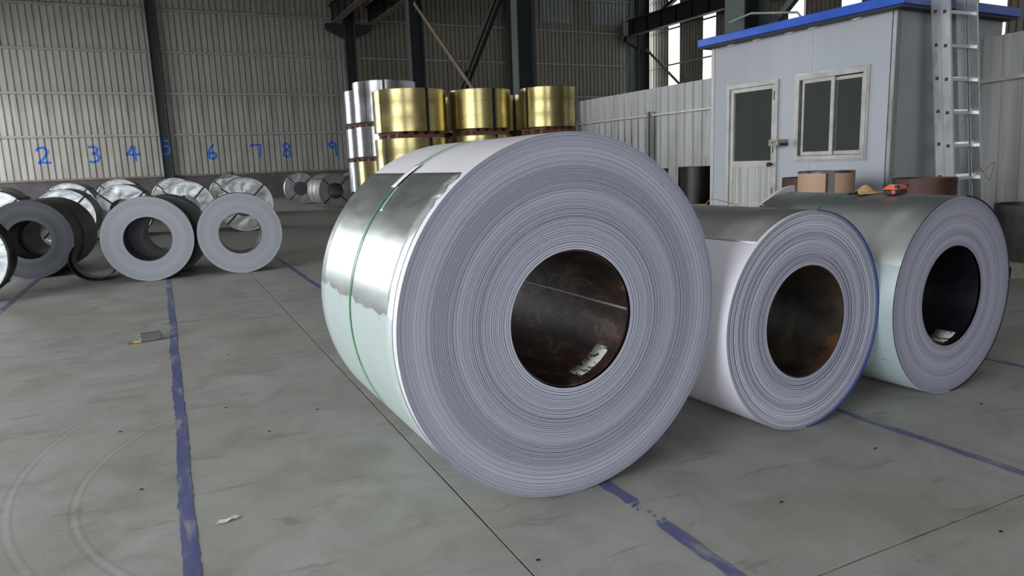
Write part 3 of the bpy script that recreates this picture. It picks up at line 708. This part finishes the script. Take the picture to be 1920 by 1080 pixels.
plain_coil('dark-sided coil hidden behind the third coil of the left-hand front row', .0, 10.10, .07, .50, .262, .75, faceD, steel_dk, steel_dk, 43)
plain_coil('dark charcoal steel coil, second from left in the front row', -1.57, 10.85, .12, .50, .25, .50, faceD, steel_dk, steel_dk, 44)
plain_coil('dark steel coil standing directly behind the charcoal coil', -1.49, 11.40, .12, .50, .235, .80, faceD, steel_dk, steel_dk, 45)

def wrapped_coil(label, x, y, h, R, L, face, seed, nb=5, body=None, straps=(45, -45, 135, -135), group='banded zinc-wrapped coils', r=.254, dent=.007, sw=.03):
    t = thing('wrapped_coil', label, 'coil', (x, y, 0), -h, group=group); rnd = random.Random(seed)
    SEG, NR = 72, 9; ph = [rnd.uniform(0, 6.28) for _ in range(6)]; vs = []; rr = [r+(R-.035-r)*i/NR for i in range(NR+1)]
    for i, q in enumerate(rr):
        for k in range(SEG):
            a = 2*pi*k/SEG; e = sin(pi*i/NR)
            d = dent*e*(sin(3*a+ph[0])+.7*sin(5*a+ph[1]+q*9)+.6*sin(11*a+ph[2]+q*14))*.6
            vs.append((-q*sin(a), .012+d, R+q*cos(a)))
    m = MB(); m.add(vs, [(i*SEG+k, i*SEG+(k+1) % SEG, (i+1)*SEG+(k+1) % SEG, (i+1)*SEG+k) for i in range(NR) for k in range(SEG)])
    m.obj('end_cover', face, t, smooth=50)
    lathe([(R-.037, .015), (R-.034, -.004), (R-.004, -.006), (R+.004, .004), (R+.004, .07), (R-.001, .07)], 72, R, wob=lambda a, y: .002*sin(a*46)).obj('crimped_rim', foil_m, t, smooth=35)
    body = body or foil_d; pb = []; y = .06; wbn = (L-.06)/nb
    for i in range(nb):
        pb += [(R-.012, y), (R-rnd.uniform(0, .006), y+.012), (R-rnd.uniform(0, .006), y+wbn-.012), (R-.012, y+wbn)]; y += wbn
    pb += [(r, L)]
    lathe(pb, 72, R).obj('slit_windings', body, t, smooth=30)
    lathe([(r, .012), (r, L), (r+.004, L), (r+.004, .012)], 56, R, closed=True).obj('bore_lining', steel_dk, t, smooth=30)
    for i, d in enumerate(straps):
        a = RD(d); M = Matrix.Translation((0, 0, R)) @ Matrix.Rotation(-a, 4, 'Y')
        m = MB(); m.box(-sw/2, sw/2, -.012-dent*.6, -.009-dent*.6, r-.01, R+.006, M=M); m.box(-sw/2, sw/2, -.012-dent*.6, L, R+.004, R+.007, M=M); m.box(-sw/2, sw/2, -.012, .3, r-.012, r-.008, M=M)
        m.obj('strap', strap_m, t)
    return t
G2 = 'banded zinc-wrapped coils'
wrapped_coil('banded coil cut by the left picture edge, front row, dark greenish side', -1.99, 8.98, .07, .49, .42, foil_m, 51, 2, steel_dk, straps=(100, -130))
wrapped_coil('shiny zinc-wrapped coil behind the charcoal coil, leftmost in second row', -2.62, 14.9, .06, .55, .95, foil_m, 52)
wrapped_coil('shiny zinc-wrapped coil just right of the charcoal coil top, second row', -1.69, 15.9, .06, .53, .85, foil_m, 53)
wrapped_coil('brightest dented foil-wrapped coil, third in the second row', -.728, 16.8, .06, .548, 1.25, foil_m, 54, dent=.012, straps=(48, -48, 135, -135))
wrapped_coil('zinc-wrapped coil above the gap between the two clean grey coils', .474, 16.75, .05, .56, 1.25, foil_m, 55, straps=(50, -42, 135, -135))
wrapped_coil('zinc-wrapped coil with yellowish right side and wire loops on top, second row', 1.61, 16.3, .05, .572, 1.15, foil_m, 56, 6, straps=(52, -45, 135, -135))
wrapped_coil('zinc-wrapped coil in third row near the left picture edge', -3.6, 20.6, .05, .56, 1.2, foil_m, 57)
wrapped_coil('zinc-wrapped coil in third row below the painted digit three', -2.05, 20.8, .05, .575, 1.2, foil_m, 58)
wrapped_coil('zinc-wrapped coil in third row behind the brightest dented coil', -1.0, 22.15, .05, .60, 1.2, foil_m, 59)
wrapped_coil('zinc-wrapped coil in third row beside the slim wall column', .35, 21.8, .05, .59, 1.2, foil_m, 60)
wrapped_coil('zinc-wrapped coil in third row right of the slim wall column', 1.85, 22.4, .05, .60, 1.2, foil_m, 61)
dz = plain('dull_grey_zinc_face', (.42, .43, .45, 1), .38, met=.85, var=.12, scale=4)
G3 = 'banded coils near the tinplate stacks'
wrapped_coil('banded grey coil standing alone left of the slit coil', 4.72, 27.6, .05, .584, .5, dz, 62, 2, group=G3, dent=.004)
wrapped_coil('banded grey coil of six slit rings left of the silver stack', 5.108, 23.45, -.06, .556, 1.5, dz, 63, 6, group=G3, dent=.003)
wrapped_coil('banded grey coil half hidden behind the slit coil and silver stack', 6.6, 26.4, .05, .57, 1.2, dz, 64, 6, group=G3, dent=.003)
# wire loops on the yellowish coil
t = thing('wire_bundle', 'twisted wire loops lying on the zinc-wrapped coil', 'wire', (1.32, 16.75, 1.135))
for i in range(4):
    MB().tube([(-.2+.03*i, -.1, .0), (-.1+.05*i, .0, .05+.02*i), (.05+.03*i, .08, .13+.01*i), (.13+.02*i, .1, .1), (.08, .06, .03), (-.05, -.05+.02*i, .02), (-.22, -.12, -.01)], .012, 6).obj('wire_loop', girt_m, t, smooth=60)

# curled strip
t = thing('curled_strip', 'curled offcut strip of steel between the charcoal and first clean coil', 'offcut', (-.83, 9.98, 0), -.1)
rows = []
for i in range(60):
    u = i/59; a = RD(-35-290*u); rx, rz = .26, .25
    k = 1.0+.18*max(0, u-.75)*4*.2
    rows.append([(rx*cos(a)*k*1.0, y, .262+rz*sin(a)*min(k, 1.04)) for y in (0, .42)])
rows = [[(.36, y, .02+.0*y) for y in (0, .3)]] + rows if False else rows
o = shell(rows).obj('strip', steel_dk, t, smooth=50); s = o.modifiers.new('thickness', 'SOLIDIFY'); s.thickness = .006; s.offset = 0
# shift so that it stands on the floor
# stacks ---------------------------------------------------------------
def pallet(label, x, y, z, w, h, mat, group, rz=0.0):
    t = thing('wooden_pallet', label, 'pallet', (x, y, z), rz, group=group); b = h*.62
    for sy in (-1, 0, 1): MB().box(-w/2, w/2, sy*w*.4-.05, sy*w*.4+.05, 0, b).obj('bearer', mat, t)
    for k in range(5): MB().box(-w/2+k*w*.225, -w/2+k*w*.225+w*.1, -w/2, w/2, b, h).obj('deck_board', mat, t)
    return t
def upright(label, x, y, z, R, h, mat, seed, group, seam=-60, straps=(35, 155, 275), rz=0):
    t = thing('tinplate_coil', label, 'coil', (x, y, z), rz, group=group); rnd = random.Random(seed)
    ph = rnd.uniform(0, 6)
    lathe([(.21, 0), (R-.004, 0), (R, .006), (R, h*.33), (R-.0015, h*.335), (R-.0015, h*.7), (R, h*.705), (R, h-.006), (R-.004, h), (.21, h)], 96, 0, closed=True, axis='Z',
          wob=lambda a, y: .0012*sin(7*a+ph)).obj('windings', mat, t, smooth=25)
    for d in straps:
        a = RD(d); M = Matrix.Rotation(-a, 4, 'Z')
        MB().box(-.022, .022, R+.002, R+.006, .001, h-.001, M=M).obj('strap', strap_m, t)
    a = RD(seam); M = Matrix.Rotation(-a, 4, 'Z'); MB().box(-.006, .006, R, R+.003, .0, h, M=M).obj('lap_seam', steel_dk, t)
    return t
GS, GP = 'stacked tinplate coils', 'pallets between the stacked coils'
def stack(desc, x, y, R, levels, mats, seed, strap, seam, pw=None):
    """levels: list of (z0, z1) from bottom to top"""
    names = ['bottom', 'lower', 'upper', 'top']
    zprev = 0.0
    for i, ((z0, z1), mt) in enumerate(zip(levels, mats)):
        pos = 'top' if i == len(levels)-1 else ('bottom' if i == 0 else ('second lowest' if i == 1 else 'second highest'))
        colr = 'brass-coloured' if mt is gold_m else 'silver'
        pallet('pallet under the %s coil of %s' % (pos, desc), x, y, zprev, (pw or R*1.38), z0-zprev, wood_red, GP, rz=.12)
        upright('%s tinplate coil, %s of %s' % (colr, pos, desc), x, y, z0, R, z1-z0, mt, seed+i, GS, seam=seam+i*7, straps=tuple(s+i*4 for s in strap))
        zprev = z1
g = gold_m; sv = silver_m
stack('the brass stack nearest camera', 3.87, 11.66, .60, [(.16, .87), (.97, 1.70), (1.80, 2.47)], (g, g, g), 70, (163, 283, 43), 235)
stack('the middle brass stack', 5.07, 11.5, .53, [(.16, .87), (.97, 1.72), (1.83, 2.47)], (g, g, g), 80, (170, 290, 50), 260)
stack('the right brass stack beside the fence', 6.12, 11.0, .49, [(.16, .87), (.97, 1.70), (1.82, 2.47)], (g, g, g), 90, (125, 245, 20), 250)
stack('the rear brass stack left of the middle one', 5.12, 12.95, .48, [(.16, .87), (.97, 1.72), (1.83, 2.47)], (g, g, g), 100, (150, 270, 30), 210)
stack('the rear brass stack right of the middle one', 6.35, 12.35, .48, [(.16, .87), (.97, 1.72), (1.83, 2.47)], (g, g, g), 110, (220, 340, 90), 200)
stack('the tall silver stack', 3.95, 13.34, .585, [(.14, .68), (.78, 1.37), (1.45, 1.99), (2.07, 2.79)], (g, g, sv, sv), 120, (185, 305, 60), 212)
stack('the leftmost silver stack', 4.0, 14.5, .53, [(.14, .68), (.78, 1.37), (1.45, 2.02), (2.12, 2.75)], (sv, sv, sv, sv), 130, (300, 60, 120), 250)

# ------------------------------------------------------------------ sleeves in front of the cabin
def sleeve(name, label, x, y, R, h, mat, z=0, th=.008, rot=None, extra=None, group=None):
    t = thing(name, label, 'sleeve', (x, y, z), 0, group=group)
    o = lathe([(R-th, 0), (R, 0), (R, h), (R-th, h)], 72, 0, closed=True, axis='Z').obj('tube_wall', mat, t, smooth=30)
    if extra: extra(t)
    return t
def ctn_extra(t):
    lathe([(.247, 1.045), (.2575, 1.045), (.2575, 1.062), (.247, 1.062)], 72, 0, closed=True, axis='Z').obj('rim', sl_grey, t, smooth=30)
    M = Matrix.Rotation(RD(141), 4, 'Z'); MB().box(-.028, .028, .252, .2565, 0, 1.045, M=M).obj('steel_strip', sl_grey, t)
    MB().box(.030, .050, .250, .2562, 0, 1.045, M=M).obj('dark_strip', blk, t)
sleeve('coil_sleeve', 'kraft-covered upright core sleeve below the cabin window', 5.80, 4.92, .255, 1.055, ctn, extra=ctn_extra)
sleeve('coil_sleeve', 'dark brown upright sleeve left of the kraft-covered one', 6.06, 5.37, .25, .99, sl_brown)
sleeve('coil_sleeve', 'rust-brown upright sleeve in front of the cabin corner and ladder', 5.77, 3.90, .24, 1.0, sl_brown)
sleeve('coil_sleeve', 'blackened upright steel sleeve at the left end of the cabin', 6.93, 8.12, .255, 1.10, sl_dark, z=0.0)
sleeve('coil_sleeve', 'blackened upright sleeve farther left, mostly behind the largest coil', 6.72, 8.90, .255, 1.08, sl_dark)
pallet('pale wooden pallet under the grey drum sleeve at the right edge', 7.43, 3.84, 0, .56, .17, wood_pale, None, rz=-.1)
bpy.data.objects[-1] if False else None
sleeve('coil_sleeve', 'wide dull grey sleeve on a pallet at the right picture edge', 7.41, 3.89, .33, .52, sl_grey, z=.17)
t = thing('rusty_plate', 'rust-brown steel plate leaning at the right picture edge', 'plate', (8.05, 3.4, 0), -.2)
MB().add([(-.01, -.5, 0), (-.01, .62, 0), (-.01, -.2, 1.3), (-.01, -.5, 1.3), (.01, -.5, 0), (.01, .62, 0), (.01, -.2, 1.3), (.01, -.5, 1.3)],
         [(0, 1, 2, 3), (4, 7, 6, 5), (0, 4, 5, 1), (1, 5, 6, 2), (2, 6, 7, 3), (3, 7, 4, 0)]).obj('plate_sheet', sl_brown, t)
# foam edge board behind the right coil
t = thing('foam_board', 'white foam edge board with dark hole behind the right coil', 'board', (3.54+.057, 2.21+1.035, 0), .055)
rows = []
lathe([(.30, 0), (.545, 0), (.545, .03), (.30, .03)], 40, .504, closed=True, th0=5, th1=60).obj('board_sheet', foam, t, smooth=30)
m = MB(); a = RD(28); m.tube([(-.522*sin(a), -.002, .504+.522*cos(a)), (-.522*sin(a), .002, .504+.522*cos(a))], .014, 14); m.obj('hole', blk, t)

# ------------------------------------------------------------------ small things
def on_c3(name, label, cat, y, x=0.0, rz=0.0, up=.003):      # a spot on top of the right coil
    a = Vector((3.54, 2.21, 0)); h = .055
    p = a + Vector((x*cos(h)-y*sin(h), x*sin(h)+y*cos(h), 2*R3+up - (R3-math.sqrt(R3*R3-x*x))))
    return thing(name, label, cat, p, h+rz)
t = on_c3('handheld_tool', 'orange and black handheld tool lying on the right coil', 'tool', .33, rz=.2)
MB().box(-.07, .07, -.035, .035, .0, .024).obj('lower_case', blk, t, bevel=.005)
MB().box(-.072, .072, -.037, .037, .024, .046).obj('upper_case', orange, t, bevel=.006)
for sx in (-1, 1):
    for sy in (-1, 1): MB().box(sx*.062-.012, sx*.062+.012, sy*.031-.009, sy*.031+.009, .034, .05).obj('corner_guard', blk, t, bevel=.003)
MB().box(-.04, .04, -.022, .022, .046, .05).obj('display', alu_l, t)
m = MB(); m.tube([(-.076, -.018, .014), (-.07, -.018, .014)], .0125, 16); m.obj('red_button', red_m, t, smooth=40)
ring = []
for i in range(13):
    a = RD(60+i*20); ring.append((-.0775, -.018+.008*cos(a), .014+.008*sin(a)))
MB().tube(ring, .0016, 6).obj('white_mark', tape_w, t, smooth=60)
t = on_c3('crumpled_card', 'torn scrap of brown card beside the orange tool', 'scrap', .50, x=-.01, rz=-.3)
m = MB(); n = 14
top = [(-.05+.1*i/n, 0, .018+.03*sin(pi*i/n)) for i in range(n+1)]; bot = [(-.06+.12*i/n, -.045, .002+.004*(i % 2)) for i in range(n+1)]; bk = [(-.05+.1*i/n, .035, .006) for i in range(n+1)]
vs = bot+top+bk; K = n+1
m.add(vs, [(i, i+1, K+i+1, K+i) for i in range(n)]+[(K+i, K+i+1, 2*K+i+1, 2*K+i) for i in range(n)]); o = m.obj('card_fold', kraft, t, smooth=50)
s = o.modifiers.new('thickness', 'SOLIDIFY'); s.thickness = .003
MB().box(-.08, .06, -.075, -.035, .0, .012).obj('card_flap', kraft, t, bevel=.003)
MB().box(-.14, -.08, -.05, -.035, .0, .01).obj('dark_scrap', blk, t)
# tape measure on floor
t = thing('tape_measure', 'grey tape measure with yellow blade tip on the open floor', 'tape measure', (-.19, 6.04, 0), RD(8))
MB().box(-.075, .075, -.04, .04, .003, .062).obj('case', greyp, t, bevel=.008)
MB().box(-.077, .077, -.042, .042, .045, .052).obj('case_band', greyp, t)
MB().box(-.125, -.075, -.034, -.016, .005, .014).obj('blade', yellow, t); MB().box(-.16, -.125, -.034, -.014, .004, .012).obj('hook', greyp, t)
# white scrap
t = thing('paper_scrap', 'small white torn scrap on floor beside the blue line', 'scrap', (.092, 2.64, .002), .3)
m = MB(); vs = [(.0 + .045*cos(a)*k, .014*sin(a)*k, .002+.003*(i % 3)) for i, (a, k) in enumerate([(2*pi*j/14, random.uniform(.75, 1.1)) for j in range(14)])]
m.add(vs+[(0, 0, .006)], [(i, (i+1) % 14, 14) for i in range(14)]); o = m.obj('scrap_sheet', tape_w, t); s = o.modifiers.new('thickness', 'SOLIDIFY'); s.thickness = .001
t = thing('metal_sliver', 'thin dark metal sliver on the floor near the left picture edge', 'scrap', (-1.51, 9.0, 0), -.35)
MB().bar((-.17, 0, .006), (.0, .0, .01), .018, .004).bar((0, 0, .01), (.16, .02, .02), .014, .004).obj('sliver_strip', steel_dk, t)
for i, (x, y) in enumerate([(.19, 4.0), (.62, 3.7), (-.31, 3.9), (1.05, 1.62), (.95, 1.85), (2.6, 1.9), (1.9, 1.75), (.35, 3.5), (-.2, 3.1), (2.35, 1.25), (.3, 5.2), (3.5, 2.0)]):
    o = MB().add([(.008*cos(k*1.26+i)*(1+.3*(k % 2)), .006*sin(k*1.26+i), .003) for k in range(5)]+[(0, 0, .0), (0, 0, .006)], [(k, (k+1) % 5, 6) for k in range(5)]+[(k, 5, (k+1) % 5) for k in range(5)]).obj('grit_chip', sl_dark, None, loc=(x, y, 0.0))
    tag(o, 'tiny dark grit chip on the floor', 'debris', 'dark grit chips on the floor')
# bent strap at the right edge and wires on the ladder
t = thing('bent_rod', 'thin bent metal rod hanging on the ribbed sheets at right edge', 'rod', (7.70, 4.20, 1.62))
MB().tube([(0, -.04, .14), (0, .03, .0), (0, -.08, -.15)], .007, 6).tube([(0, -.04, .11), (0, .01, .0), (0, -.08, -.11)], .006, 6).obj('rod', sl_grey, t)
t = thing('loose_wire', 'thin coppery wire hanging from a ladder rung', 'wire', (7.0, 4.28, 1.25))
MB().tube([(-.05, .0, .0), (.05, -.02, -.12), (.12, -.04, -.25), (.3, -.05, -.16), (.24, -.05, -.34), (.1, -.04, -.22)], .003, 5).obj('wire_strand', rail_tan, t, smooth=60)
